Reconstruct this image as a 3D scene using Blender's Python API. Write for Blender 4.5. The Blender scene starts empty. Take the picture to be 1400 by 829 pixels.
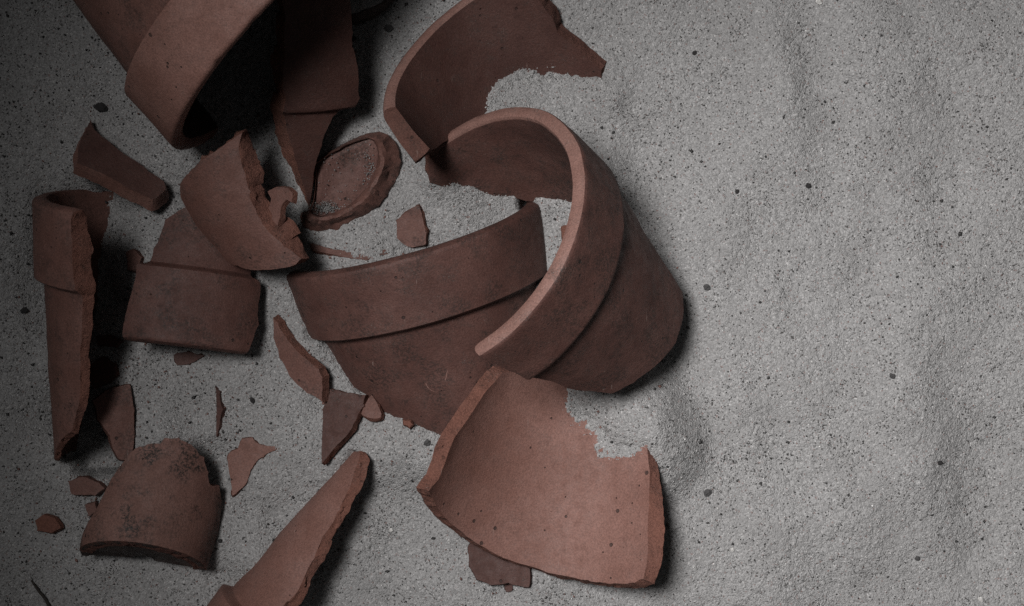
# Broken terracotta flower pots lying on grey sand, seen from straight above.
import bpy, bmesh, math, random
import numpy as np
from mathutils import Vector, noise
from mathutils.geometry import delaunay_2d_cdt

random.seed(7)
rng = np.random.default_rng(7)
U = 0.0004            # one working unit is 0.4 mm; the view is 1400 x 829 units
CAM_H = 2200.0        # camera height in units

scene = bpy.context.scene
col = scene.collection

# ------------------------------------------------------------------ camera
cam_data = bpy.data.cameras.new("camera")
cam_data.sensor_width = 36.0
cam_data.lens = 36.0 * CAM_H / 1400.0
cam_data.clip_start = 0.01
cam_data.clip_end = 50.0
cam = bpy.data.objects.new("camera", cam_data)
cam.location = (0, 0, CAM_H * U)
col.objects.link(cam)
scene.camera = cam

# ------------------------------------------------------------------ light
world = bpy.data.worlds.new("World")
scene.world = world
world.use_nodes = True
bg = world.node_tree.nodes["Background"]
bg.inputs[0].default_value = (0.95, 0.98, 1.0, 1)
bg.inputs[1].default_value = 0.04

def aim(o, target):
    d = Vector(target) - o.location
    o.rotation_euler = d.to_track_quat('-Z', 'Y').to_euler()

lamp_data = bpy.data.lights.new("soft_lamp", 'SPOT')
lamp_data.energy = 104.0
lamp_data.color = (1.0, 0.98, 0.975)
lamp_data.shadow_soft_size = 0.20
lamp_data.spot_size = math.radians(41.5)
lamp_data.spot_blend = 1.0
lamp = bpy.data.objects.new("soft_lamp", lamp_data)
lamp.location = (-0.33, 0.23, 1.28)
aim(lamp, (0.235, -0.10, 0.0))
col.objects.link(lamp)

scene.view_settings.view_transform = 'Standard'
scene.view_settings.look = 'None'
scene.view_settings.exposure = 0.0
scene.view_settings.gamma = 1.0
scene.cycles.use_denoising = False

POTS = {
 'A': {'C': [-276.7, 360.3, 105.0], 'az': 224.55, 'el': 0.92, 'R': 227.0, 'B': 92.9, 'tp': 0.153, 'fb': 0.06, 'st': 18, 'T': 22, 'side': 'o', 'poly': [('l', -180, 0), ('l', 180, 0), ('f', 180, 330), ('f', -180, 330)], 'sand': [], 'full': 1},
 'N': {'C': [-59.9, 82.9, 172.0], 'az': 34.72, 'el': -40.57, 'R': 190.7, 'B': 89.8, 'tp': 0.18, 'fb': 0.06, 'st': 9, 'T': 20, 'side': 'o', 'poly': [('l', 34.84, 0.0), ('l', -17.05, 0.0), ('l', -42.27, 0.0), ('f', -75.0, 0.0), ('f', -100.0, 0.0), ('l', -157.0, 0.0), ('f', -160.16, 3.2), ('s', -162.45, 22.5), ('s', -157.75, 48.4), ('s', -147.6, 100.1), ('s', -135.66, 136.9), ('s', -117.55, 170.7), ('f', -88.0, 125.0), ('f', -72.0, 150.0), ('f', -60.0, 165.0), ('f', -48.09, 278.9), ('f', -36.49, 284.2), ('f', -19.05, 283.5), ('f', 0.02, 263.8), ('f', 11.65, 251.1), ('f', 22.16, 233.7), ('f', 30.0, 167.8), ('f', 31.26, 115.2), ('f', 33.63, 51.2)], 'sand': [[-102.3, 173.6, 36.4], [-75.1, 168.5, 26.0], [-19.9, 155.9, 7.8], [28.0, 148.3, 2.2], [83.6, 137.8, 10.7]], 'ext': 14},
 'M': {'C': [-141.1, 95.7, -45.0], 'az': 74.43, 'el': -12.03, 'R': 187.3, 'B': 94.1, 'tp': 0.18, 'fb': 0.06, 'st': 14, 'T': 20, 'side': 'o', 'poly': [('l', -97.0, 0.0), ('l', -60.0, 0.0), ('l', 0.0, 0.0), ('l', 60.0, 0.0), ('l', 91.0, 0.0), ('f', 96.0, 60.0), ('f', 92.0, 95.0), ('f', 84.0, 130.0), ('f', 48.5, 178.7), ('s', 40.3, 201.9), ('s', 26.36, 221.1), ('s', 10.86, 252.4), ('f', -6.18, 226.6), ('f', -30.8, 190.2), ('f', -58.07, 180.2), ('f', -84.0, 120.0), ('f', -97.0, 60.0)], 'sand': [[-174.1, -143.0, 23.5], [-137.7, -155.9, 35.8], [-92.5, -176.6, 36.0]], 'tick': [[-114.5, -106.2, 65.9], [-111.7, -112.2, 63.5], [-106.9, -116.1, 62.0], [-100.1, -118.1, 61.4], [-94.2, -114.1, 63.0], [-90.2, -107.2, 65.6], [-87.2, -98.3, 68.9], [-85.1, -88.5, 72.5]]},
 'O': {'C': [-4.6, 325.8, 185.0], 'az': 54.87, 'el': -33.55, 'R': 185.6, 'B': 95.0, 'tp': 0.18, 'fb': 0.06, 'st': 9, 'T': 20, 'side': 'i', 'poly': [('l', 102.58, 0.0), ('l', 125.0, 0.0), ('l', 150.0, 0.0), ('l', 180.0, 0.0), ('l', 205.0, 0.0), ('l', 222.0, 0.0), ('f', 208.98, 31.2), ('f', 211.88, 72.6), ('f', 210.38, 93.8), ('f', 218.78, 137.7), ('f', 224.31, 162.9), ('s', 219.43, 170.5), ('s', 210.45, 161.0), ('s', 198.9, 145.9), ('s', 184.76, 134.6), ('s', 170.04, 130.0), ('s', 158.34, 131.1), ('f', 146.7, 131.4, 0), ('f', 126.46, 111.3, 0), ('f', 108.2, 87.2, 0), ('f', 86.13, 52.5, 3)], 'sand': [[114.9, 308.2, 2.0], [92.2, 311.1, -4.2], [60.2, 313.6, -7.6], [24.1, 305.7, -8.8], [-8.0, 287.2, -5.5], [-28.0, 266.4, 0.7]]},
 'I': {'C': [-500.4, 131.4, 57.3], 'az': 94.86, 'el': -10.18, 'R': 133.7, 'B': 104.7, 'tp': 0.088, 'fb': 0.06, 'st': 12, 'T': 20, 'side': 'o', 'poly': [('l', 21.94, 0.0, 10), ('l', 60.0, 0.0), ('l', 90.0, 0.0), ('l', 130.0, 0.0), ('l', 142.48, 0.0), ('l', 151.44, 0.0), ('s', 149.03, 26.8), ('s', 143.86, 67.5), ('s', 136.33, 128.2), ('s', 132.95, 189.2), ('s', 134.72, 282.3), ('s', 151.13, 347.0), ('s', 166.63, 368.4), ('f', 169.83, 383.1), ('f', 144.41, 390.4), ('f', 112.0, 356.0), ('f', 85.0, 352.0), ('f', 72.58, 352.0), ('f', 31.84, 295.3, 5), ('f', 23.67, 252.3, 8), ('f', 21.07, 201.8, 9), ('f', 19.47, 107.8, 10), ('f', 20.1, 98.7, 13), ('f', 22.04, 55.7, 14)], 'sand': [[-558.4, 126.9, -41.6], [-568.3, 86.1, -40.7], [-581.1, 24.9, -39.1], [-587.1, -36.2, -42.3], [-587.5, -128.7, -55.8], [-569.6, -192.1, -78.3], [-549.3, -213.8, -88.7]]},
 'L': {'C': [-345.2, -535.2, -8.0], 'az': -55.98, 'el': -0.35, 'R': 132.4, 'B': 99.4, 'tp': 0.12, 'fb': 0.06, 'st': 14, 'T': 20, 'side': 'o', 'poly': [('l', -24.0, 0.0), ('l', -50.0, 0.0), ('l', -78.0, 0.0), ('f', -82.0, 60.0), ('s', -89.06, 106.8), ('s', -74.5, 130.8), ('s', -83.25, 234.8), ('f', -89.06, 347.7), ('f', -58.69, 354.0, 5), ('f', -51.39, 343.0, 14), ('f', -39.61, 313.6, 14), ('f', -32.75, 281.7, 12), ('f', -30.42, 263.8, 10), ('f', -30.23, 240.1, 14), ('f', -24.58, 212.4, 12), ('f', -19.95, 154.0, 10), ('f', -21.42, 146.3, 6)], 'sand': [[-377.8, -384.3, -6.8], [-358.7, -368.1, 20.2], [-293.0, -287.2, 1.9]]},
 'FG': {'C': [-454.5, -61.3, -45.0], 'az': -83.39, 'el': -4.35, 'R': 141.7, 'B': 101.5, 'tp': 0.15, 'fb': 0.06, 'st': 12, 'T': 20, 'side': 'o', 'poly': [('l', -25.07, 0.0), ('l', 8.68, 0.0), ('l', 46.32, 0.0), ('f', 52.05, 38.9), ('f', 50.5, 93.9), ('f', 45.91, 100.2), ('f', 50.62, 151.4), ('f', 37.53, 187.1), ('f', 10.87, 192.9), ('f', -6.04, 176.7), ('f', -14.1, 163.0), ('f', -18.05, 122.0), ('f', -18.22, 104.9), ('f', -23.59, 97.4), ('f', -23.81, 59.9)], 'sand': []},
 'K': {'C': [-476.5, -168.1, -50.0], 'az': 96.06, 'el': 26.07, 'R': 110.5, 'B': -0.0, 'tp': 0.13, 'fb': 0, 'st': 0, 'T': 20, 'side': 'o', 'poly': [('f', 78.0, 200.0), ('f', 41.38, 156.8), ('f', 22.72, 103.8), ('f', 10.26, 77.2), ('f', 2.32, 71.3), ('f', -7.22, 68.2), ('f', -9.55, 59.6), ('f', -18.92, 56.3), ('f', -29.61, 60.5), ('f', -42.45, 70.8), ('f', -50.03, 87.8), ('f', -54.69, 101.4), ('f', -65.95, 96.5), ('f', -76.24, 112.1), ('f', -97.0, 160.0), ('f', -98.0, 200.0), ('f', -60.0, 200.0), ('f', -20.0, 200.0), ('f', 20.0, 200.0), ('f', 60.0, 200.0)], 'sand': [], 'base': 200},
 'P': {'C': [27.1, -325.3, 215.0], 'az': -70.0, 'el': -11.0, 'R': 188.0, 'B': 0.0, 'tp': 0.12, 'fb': 0, 'st': 0, 'T': 18, 'side': 'i', 'poly': [('f', -114.91, 66.5, 4), ('f', -110.75, 120.5, 8), ('f', -117.9, 176.4, 8), ('f', -126.46, 226.6, 8), ('f', -142.03, 246.3), ('f', -166.02, 248.7), ('f', -173.41, 243.2), ('s', -182.91, 223.8), ('s', -193.55, 208.2), ('s', -203.45, 194.5), ('s', -216.85, 200.4), ('f', -220.4, 208.4, 2), ('f', -227.46, 164.3, 6), ('f', -234.35, 104.0, 14), ('f', -238.91, 66.5, 10), ('f', -240.35, 36.5, 2), ('f', -235.08, 29.1), ('f', -215.62, 16.5), ('f', -194.39, 8.0), ('f', -180.56, 5.9), ('f', -166.34, 5.2), ('f', -149.67, 12.9), ('f', -123.09, 34.1), ('f', -110.59, 46.4)], 'sand': [[99.7, -147.5, 29.3], [120.1, -170.8, 34.5], [139.2, -190.6, 43.7], [170.2, -192.1, 60.2]]},
 'D': {'C': [-381.1, 236.0, 5.0], 'az': 55.0, 'el': -2.0, 'R': 132.0, 'B': 0.0, 'tp': 0.1, 'fb': 0, 'st': 0, 'T': 20, 'side': 'o', 'poly': [('f', 44.12, 32.4), ('f', 21.0, 27.4), ('f', 2.47, 29.1), ('f', -8.05, 29.4, 10), ('f', -0.79, 44.3, 22), ('f', 4.54, 76.1, 26), ('f', 7.83, 96.4, 22), ('f', 11.66, 116.3, 24), ('f', 14.2, 152.4, 28), ('f', 12.25, 178.6, 22), ('f', 7.43, 204.0, 8), ('f', 13.09, 205.7), ('f', 27.06, 194.6), ('f', 47.9, 171.0), ('f', 60.45, 146.3), ('f', 60.89, 106.8), ('f', 57.68, 73.0), ('f', 52.12, 45.0)], 'sand': []},
 'B': {'C': [-301.5, 508.7, 25.0], 'az': 90.0, 'el': -24.0, 'R': 175.0, 'B': 214.0, 'tp': 0.12, 'fb': 0.05, 'st': 9, 'T': 18, 'side': 'o', 'poly': [('l', -4.25, 0.0), ('l', -19.75, 0.0), ('l', -31.25, 0.0), ('f', -33.48, 104.6), ('f', -33.34, 128.1), ('f', -36.16, 157.2), ('f', -37.11, 201.1), ('f', -35.09, 212.3), ('f', -29.01, 214.0), ('f', -24.32, 223.6), ('f', -18.39, 263.9), ('f', -15.06, 287.7), ('f', -10.44, 357.0, 8), ('f', -5.1, 288.3, 20), ('f', -0.04, 214.0, 22), ('f', -1.64, 156.0, 20), ('f', -2.99, 107.1, 18)], 'sand': []},
}
SLABS = {
 'H': {'c': [-529.1, 188.3, 36.0], 'g': [-0.28, -0.45], 'T': 24, 'curv': 0.0, 'cdir': -0.0, 'poly': [('f', -570.7, 248.2), ('f', -561.5, 231.8), ('f', -521.2, 199.9), ('f', -469.5, 164.2), ('f', -466.5, 152.1), ('f', -480.9, 138.6), ('f', -528.3, 162.9), ('f', -581.0, 187.0), ('f', -581.9, 210.5)], 'sand': [], 'bevel': 5},
 'DF': {'c': [-302.0, 129.9, 112.0], 'g': [0.5, -0.0], 'T': 9, 'curv': 0.0, 'cdir': -0.0, 'poly': [('f', -318.2, 145.3), ('f', -305.9, 150.6), ('f', -291.6, 149.1), ('f', -283.5, 142.2), ('f', -284.5, 130.0), ('f', -292.6, 134.0), ('f', -298.7, 126.6), ('f', -300.8, 111.5), ('f', -304.9, 100.2), ('f', -313.1, 109.0), ('f', -317.2, 124.3), ('f', -313.1, 135.6)], 'sand': []},
 'J': {'c': [-533.3, -160.5, 26.0], 'g': [-0.3, -0.1], 'T': 9, 'curv': 0.0, 'cdir': -0.0, 'poly': [('f', -565.3, -131.5), ('f', -543.8, -116.2), ('f', -518.3, -110.7), ('f', -512.0, -144.4), ('f', -511.9, -183.7), ('f', -517.7, -210.9), ('f', -529.6, -210.6), ('f', -542.3, -178.0), ('f', -558.2, -158.0)], 'sand': []},
 'J2': {'c': [-554.9, -93.6, 14.0], 'g': [0.1, -0.1], 'T': 9, 'curv': 0.0, 'cdir': -0.0, 'poly': [('f', -575.1, -85.1), ('f', -559.0, -73.1), ('f', -541.5, -83.0), ('f', -536.0, -96.8), ('f', -547.9, -108.7), ('f', -570.2, -114.7)], 'sand': []},
 'Q': {'c': [-292.6, -75.1, 26.0], 'g': [0.45, 0.15], 'T': 15, 'curv': 0.0, 'cdir': -0.0, 'poly': [('f', -323.9, -19.3), ('f', -316.7, -27.2), ('f', -304.5, -47.0), ('f', -288.1, -66.6), ('f', -259.4, -88.9), ('f', -254.4, -99.7), ('f', -255.0, -133.4), ('f', -276.7, -122.0), ('f', -301.4, -99.6), ('f', -315.7, -74.9), ('f', -323.5, -47.1)], 'sand': []},
 'R': {'c': [-229.1, -147.5, 30.0], 'g': [0.2, -0.2], 'T': 14, 'curv': 0.0, 'cdir': -0.0, 'poly': [('f', -248.7, -116.4), ('f', -229.4, -121.1), ('f', -197.1, -123.7), ('f', -198.9, -138.3), ('f', -218.2, -172.5), ('f', -255.5, -215.7), ('f', -256.2, -143.9)], 'sand': []},
 'S': {'c': [-187.5, -144.0, 34.0], 'g': [0.2, -0.3], 'T': 9, 'curv': 0.0, 'cdir': -0.0, 'poly': [('f', -189.6, -123.9), ('f', -180.2, -139.3), ('f', -175.8, -152.7), ('f', -188.8, -154.8), ('f', -203.0, -149.3)], 'sand': []},
 'T': {'c': [-360.2, -212.5, 9.0], 'g': [0.05, -0.05], 'T': 10, 'curv': 0.0, 'cdir': -0.0, 'poly': [('f', -386.7, -206.8), ('f', -373.7, -198.8), ('f', -367.8, -184.9), ('f', -353.7, -182.8), ('f', -346.6, -190.8), ('f', -315.5, -196.6), ('f', -338.5, -209.5), ('f', -353.4, -224.5), ('f', -362.2, -246.3), ('f', -380.2, -262.2), ('f', -384.4, -234.5)], 'sand': []},
 'U': {'c': [-400.0, -147.0, 8.0], 'g': [0.3, 0], 'T': 8, 'curv': 0.0, 'cdir': -0.0, 'poly': [('f', -404.8, -113.2), ('f', -397.4, -121.0), ('f', -393.2, -144.8), ('f', -398.5, -164.9), ('f', -402.7, -182.9), ('f', -403.7, -155.0)], 'sand': []},
 'V': {'c': [-134.8, 103.2, 14.0], 'g': [0.1, 0.1], 'T': 9, 'curv': 0.0, 'cdir': -0.0, 'poly': [('f', -157.1, 111.9), ('f', -143.0, 123.6), ('f', -127.0, 132.4), ('f', -122.1, 117.6), ('f', -116.2, 95.8), ('f', -117.3, 80.0), ('f', -139.3, 76.1), ('f', -156.3, 88.1)], 'sand': []},
 'W': {'c': [-17.2, -356.7, 18.0], 'g': [0.1, -0.1], 'T': 12, 'curv': 0.0, 'cdir': -0.0, 'poly': [('f', -58.7, -328.9), ('f', -29.8, -318.6), ('f', 23.8, -327.6), ('f', 24.7, -356.8), ('f', 22.7, -384.1), ('f', -5.0, -378.8), ('f', -27.8, -382.1), ('f', -47.6, -374.6), ('f', -57.6, -358.2)], 'sand': []},
 'Y': {'c': [-221.6, 69.7, 16.0], 'g': [0.0, -0.2], 'T': 8, 'curv': 0.0, 'cdir': -0.0, 'poly': [('f', -274.3, 81.0), ('f', -248.3, 74.0), ('f', -208.5, 69.0), ('f', -170.8, 74.0), ('f', -166.7, 66.0), ('f', -198.3, 58.0), ('f', -236.1, 64.0), ('f', -270.1, 72.0)], 'sand': []},
 'X0': {'c': [-578.3, -249.5, 12.0], 'g': [0.1, -0.1], 'T': 10, 'curv': 0.0, 'cdir': -0.0, 'poly': [('f', -604.6, -242.5), ('f', -585.3, -236.4), ('f', -561.6, -244.0), ('f', -553.3, -251.8), ('f', -566.3, -261.8), ('f', -599.0, -260.2)], 'sand': []},
 'X1': {'c': [-572.1, -279.4, 9.0], 'g': [0.1, -0.1], 'T': 9, 'curv': 0.0, 'cdir': -0.0, 'poly': [('f', -582.0, -274.6), ('f', -567.8, -270.4), ('f', -563.4, -282.2), ('f', -575.4, -290.2)], 'sand': []},
 'X2': {'c': [-633.1, -301.1, 9.0], 'g': [0.1, -0.1], 'T': 9, 'curv': 0.0, 'cdir': -0.0, 'poly': [('f', -650.0, -296.6), ('f', -637.9, -288.5), ('f', -623.4, -292.3), ('f', -613.8, -305.9), ('f', -626.9, -313.0), ('f', -646.5, -310.3)], 'sand': []},
 'X3': {'c': [115.5, -139.2, 36.0], 'g': [0.1, -0.1], 'T': 9, 'curv': 0.0, 'cdir': -0.0, 'poly': [('f', 110.2, -131.4), ('f', 119.1, -128.4), ('f', 122.9, -143.0), ('f', 116.0, -149.9), ('f', 109.2, -143.1)], 'sand': []},
 'X4': {'c': [-515.2, 58.8, 12.0], 'g': [0.1, -0.1], 'T': 9, 'curv': 0.0, 'cdir': -0.0, 'poly': [('f', -525.6, 69.2), ('f', -515.5, 74.1), ('f', -503.0, 62.1), ('f', -508.7, 42.2), ('f', -523.0, 46.2)], 'sand': []},
 'X5': {'c': [-442.0, -74.9, 6.0], 'g': [0.1, -0.1], 'T': 8, 'curv': 0.0, 'cdir': -0.0, 'poly': [('f', -461.2, -70.4), ('f', -436.9, -67.3), ('f', -418.5, -71.2), ('f', -436.6, -81.2), ('f', -456.9, -84.3)], 'sand': []},
 'X6': {'c': [-551.1, -51.6, 5.0], 'g': [0.1, -0.1], 'T': 7, 'curv': 0.0, 'cdir': -0.0, 'poly': [('f', -569.3, -45.4), ('f', -548.9, -43.4), ('f', -532.3, -51.3), ('f', -540.3, -60.3), ('f', -564.9, -57.4)], 'sand': []},
 'X7': {'c': [-138.8, -161.2, 47.0], 'g': [0.1, -0.1], 'T': 7, 'curv': 0.0, 'cdir': -0.0, 'poly': [('f', -145.9, -156.2), ('f', -137.0, -158.1), ('f', -129.1, -161.9), ('f', -137.0, -166.8), ('f', -144.9, -163.0)], 'sand': []},
 'X8': {'c': [-4.2, -388.1, 5.0], 'g': [0.1, -0.1], 'T': 6, 'curv': 0.0, 'cdir': -0.0, 'poly': [('f', -9.0, -382.8), ('f', 0.0, -383.6), ('f', 0.0, -392.4), ('f', -8.0, -393.6)], 'sand': []},
 'X9': {'c': [72.0, 95.9, 8.0], 'g': [0.1, -0.1], 'T': 7, 'curv': 0.0, 'cdir': -0.0, 'poly': [('f', 67.8, 104.2), ('f', 74.8, 106.1), ('f', 75.7, 89.1), ('f', 69.7, 84.2)], 'sand': []},
}

# ------------------------------------------------------------------ materials
class NT:
    def __init__(self, name):
        self.m = bpy.data.materials.new(name)
        self.m.use_nodes = True
        self.t = self.m.node_tree
        self.b = self.t.nodes["Principled BSDF"]
    def n(self, kind, **kw):
        nd = self.t.nodes.new(kind)
        for k, v in kw.items():
            if isinstance(v, (int, float, str, bool)) and hasattr(nd, k):
                setattr(nd, k, v)
        return nd
    def l(self, a, b):
        self.t.links.new(a, b)
    def math(self, op, a, b=None, clamp=False):
        nd = self.t.nodes.new("ShaderNodeMath"); nd.operation = op; nd.use_clamp = clamp
        for i, v in enumerate((a, b)):
            if v is None: continue
            if isinstance(v, (int, float)): nd.inputs[i].default_value = v
            else: self.l(v, nd.inputs[i])
        return nd.outputs[0]
    def ramp(self, fac, stops):
        nd = self.t.nodes.new("ShaderNodeMapRange"); nd.interpolation_type = 'SMOOTHSTEP'
        self.l(fac, nd.inputs[0])
        nd.inputs[1].default_value, nd.inputs[2].default_value, nd.inputs[3].default_value, nd.inputs[4].default_value = stops
        return nd.outputs[0]
    def mix(self, fac, a, b):
        nd = self.t.nodes.new("ShaderNodeMix"); nd.data_type = 'RGBA'
        for sock, v in ((nd.inputs[0], fac), (nd.inputs[6], a), (nd.inputs[7], b)):
            if isinstance(v, (int, float)): sock.default_value = v
            elif isinstance(v, tuple): sock.default_value = v + (1,)
            else: self.l(v, sock)
        return nd.outputs[2]
    def noise(self, vec, size, detail=3.0, rough=0.55, dist=0.0):
        nd = self.t.nodes.new("ShaderNodeTexNoise")
        self.l(vec, nd.inputs["Vector"])
        nd.inputs["Scale"].default_value = 1.0 / (size * U)
        nd.inputs["Detail"].default_value = detail
        nd.inputs["Roughness"].default_value = rough
        nd.inputs["Distortion"].default_value = dist
        return nd.outputs[0]
    def voro(self, vec, size):
        nd = self.t.nodes.new("ShaderNodeTexVoronoi")
        self.l(vec, nd.inputs["Vector"])
        nd.inputs["Scale"].default_value = 1.0 / (size * U)
        return nd
    def bump(self, h, dist, strength=1.0, normal=None):
        nd = self.t.nodes.new("ShaderNodeBump")
        nd.inputs["Strength"].default_value = strength
        nd.inputs["Distance"].default_value = dist * U
        self.l(h, nd.inputs["Height"])
        if normal is not None: self.l(normal, nd.inputs["Normal"])
        return nd.outputs[0]

def clay(name, c1, c2, pits=0.5, soot=0.0, fresh=False, dust=0.35, grime=0.72):
    c1 = (c1[0] * 0.84, c1[1] * 0.78, c1[2] * 0.75); c2 = (c2[0] * 0.88, c2[1] * 0.82, c2[2] * 0.79)
    k = NT(name)
    tc = k.n("ShaderNodeTexCoord").outputs["Object"]
    big = k.noise(tc, 70, 4, 0.6)
    mid = k.noise(tc, 14, 4, 0.65)
    fine = k.noise(tc, 2.2, 3, 0.75)
    c = k.mix(k.ramp(big, (0.35, 0.68, 0, 1)), c1, c2)
    dk = tuple(v * 0.72 for v in c1)
    c = k.mix(k.math('MULTIPLY', k.ramp(mid, (0.5, 0.78, 0, 1)), 0.5), c, dk)
    g = k.ramp(fine, (0.25, 0.75, 0.70, 1.26))
    cb = k.n("ShaderNodeVectorMath"); cb.operation = 'SCALE'
    k.l(c, cb.inputs[0]); k.l(g, cb.inputs["Scale"])
    c = cb.outputs[0]
    # pits: dark dots of random size
    gr = k.math('MULTIPLY', k.ramp(k.noise(tc, 34, 6, 0.75), (0.47, 0.70, 0, 1)), k.ramp(k.noise(tc, 3, 4, 0.8), (0.40, 0.62, 0.12, 1)))
    c = k.mix(k.math('MULTIPLY', gr, grime), c, (0.030, 0.024, 0.021))
    v = k.voro(tc, 9.5)
    sep = k.n("ShaderNodeSeparateColor"); k.l(v.outputs["Color"], sep.inputs[0])
    rad = k.math('MULTIPLY', k.math('POWER', sep.outputs[0], 6.0), 0.24)
    rad = k.math('MULTIPLY', rad, k.ramp(k.noise(tc, 60, 2), (0.40, 0.62, 0.15, 1.3)))
    dot = k.ramp(k.math('SUBTRACT', v.outputs["Distance"], rad), (-0.03, 0.03, 1, 0))
    c = k.mix(k.math('MULTIPLY', dot, pits), c, (0.016, 0.013, 0.012))
    # soot / soil stains
    if soot > 0:
        s = k.math('MULTIPLY', k.ramp(k.noise(tc, 48, 4, 0.65), (0.46, 0.62, 0, 1)), k.ramp(k.noise(tc, 3.6, 4, 0.8), (0.44, 0.56, 0, 1)))
        c = k.mix(k.math('MULTIPLY', s, soot), c, (0.018, 0.016, 0.014))
    # pale sand dust caught in the grain
    d = k.math('MULTIPLY', k.ramp(k.noise(tc, 1.5, 2, 0.6), (0.62, 0.74, 0, 1)), k.ramp(k.noise(tc, 34, 3), (0.42, 0.68, 0.05, 1)))
    c = k.mix(k.math('MULTIPLY', d, dust), c, (0.34, 0.31, 0.29))
    # a few pale scratches
    w = k.n("ShaderNodeMapping"); w.inputs["Rotation"].default_value = (0.4, 0.7, 0.9); w.inputs["Scale"].default_value = (1, 0.07, 0.25)
    k.l(tc, w.inputs[0])
    sc = k.math('MULTIPLY', k.ramp(k.noise(w.outputs[0], 3.0, 1), (0.70, 0.76, 0, 1)), k.ramp(k.noise(tc, 40, 2), (0.58, 0.70, 0, 1)))
    c = k.mix(k.math('MULTIPLY', sc, 0.35), c, (0.42, 0.33, 0.29))
    k.l(c, k.b.inputs["Base Color"])
    k.l(k.ramp(mid, (0.3, 0.7, 0.52, 0.74)), k.b.inputs["Roughness"]) if not fresh else setattr(k.b.inputs["Roughness"], "default_value", 0.95)
    k.b.inputs["Specular IOR Level"].default_value = 0.30 if not fresh else 0.2
    h = k.math('ADD', k.math('MULTIPLY', fine, 0.5), k.math('MULTIPLY', mid, 0.55))
    h = k.math('SUBTRACT', h, k.math('MULTIPLY', dot, 1.8))
    if fresh:
        h = k.math('ADD', h, k.math('MULTIPLY', k.noise(tc, 6, 5, 0.75), 3.0))
    k.l(k.bump(h, 1.7, 0.9), k.b.inputs["Normal"])
    return k.m

M_CLAY = clay("terracotta", (0.150, 0.078, 0.064), (0.190, 0.104, 0.088), pits=0.7, soot=0.45)
M_PALE = clay("terracotta_pale", (0.205, 0.110, 0.090), (0.250, 0.142, 0.120), pits=0.75, grime=0.35)
M_DARK = clay("terracotta_dark", (0.074, 0.036, 0.030), (0.098, 0.050, 0.042))
M_MID = clay("terracotta_brown", (0.100, 0.050, 0.042), (0.136, 0.072, 0.061), pits=0.7, soot=0.6)
M_SOOT = clay("terracotta_sooty", (0.170, 0.095, 0.079), (0.205, 0.118, 0.100), pits=0.9, soot=0.95)
M_FRESH = clay("terracotta_fracture", (0.230, 0.112, 0.086), (0.195, 0.098, 0.078), pits=0.4, fresh=True, dust=0.5)
M_FRESHD = clay("terracotta_fracture_dark", (0.120, 0.060, 0.049), (0.150, 0.080, 0.066), pits=0.6, fresh=True, dust=0.3)

def sand_material():
    k = NT("sand")
    tc = k.n("ShaderNodeNewGeometry").outputs["Position"]
    v = k.voro(tc, 1.9)
    sep = k.n("ShaderNodeSeparateColor"); k.l(v.outputs["Color"], sep.inputs[0])
    c = k.mix(sep.outputs[0], (0.225, 0.222, 0.219), (0.385, 0.381, 0.376))
    c = k.mix(k.math('MULTIPLY', k.ramp(k.noise(tc, 90, 4), (0.4, 0.62, 0, 1)), 0.30), c, (0.235, 0.230, 0.226))
    # soil: patches with more dark grains
    den = k.ramp(k.noise(tc, 55, 4, 0.6), (0.42, 0.72, 0.86, 0.985))
    dark = k.math('GREATER_THAN', sep.outputs[1], 0.978)
    dark2 = k.math('GREATER_THAN', sep.outputs[1], k.math('SUBTRACT', 1.855, den))
    c = k.mix(k.math('MULTIPLY', k.math('MAXIMUM', dark, dark2), 0.8), c, (0.030, 0.027, 0.025))
    red = k.math('GREATER_THAN', sep.outputs[2], 0.985)
    c = k.mix(k.math('MULTIPLY', red, 0.55), c, (0.19, 0.10, 0.085))
    wht = k.math('LESS_THAN', sep.outputs[2], 0.035)
    c = k.mix(k.math('MULTIPLY', wht, 0.6), c, (0.55, 0.54, 0.53))
    k.l(c, k.b.inputs["Base Color"])
    k.b.inputs["Roughness"].default_value = 0.9
    k.b.inputs["Specular IOR Level"].default_value = 0.25
    h = k.math('ADD', k.math('MULTIPLY', k.math('SUBTRACT', 1.0, v.outputs["Distance"]), 0.9), k.math('MULTIPLY', k.noise(tc, 7, 4, 0.7), 2.2))
    k.l(k.bump(h, 1.8, 0.85), k.b.inputs["Normal"])
    return k.m
M_SAND = sand_material()

def grain_material():
    k = NT("sand_grain")
    at = k.n("ShaderNodeAttribute"); at.attribute_name = "tint"
    k.l(at.outputs["Color"], k.b.inputs["Base Color"])
    k.b.inputs["Roughness"].default_value = 0.6
    return k.m
M_GRAIN = grain_material()

def plain(name, c, rough=0.9, size=4.0):
    k = NT(name)
    tc = k.n("ShaderNodeTexCoord").outputs["Object"]
    f = k.noise(tc, size, 4, 0.7)
    k.l(k.mix(k.ramp(f, (0.3, 0.7, 0, 1)), tuple(v * 0.6 for v in c), tuple(v * 1.4 for v in c)), k.b.inputs["Base Color"])
    k.b.inputs["Roughness"].default_value = rough
    k.l(k.bump(f, 2.0, 0.9), k.b.inputs["Normal"])
    return k.m
M_PEBBLE = plain("dark_pebble", (0.022, 0.020, 0.020))
M_PEBBLE_G = plain("grey_pebble", (0.060, 0.058, 0.058))
M_PEBBLE_W = plain("white_pebble", (0.50, 0.49, 0.47), 0.6)
M_TWIG = plain("twig", (0.030, 0.024, 0.020))

# ------------------------------------------------------------------ helpers
def nz(p, size, seed=0.0):
    return noise.noise(Vector((p[0] / size + seed, p[1] / size - seed * 0.7, p[2] / size + seed * 1.3)))

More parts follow.
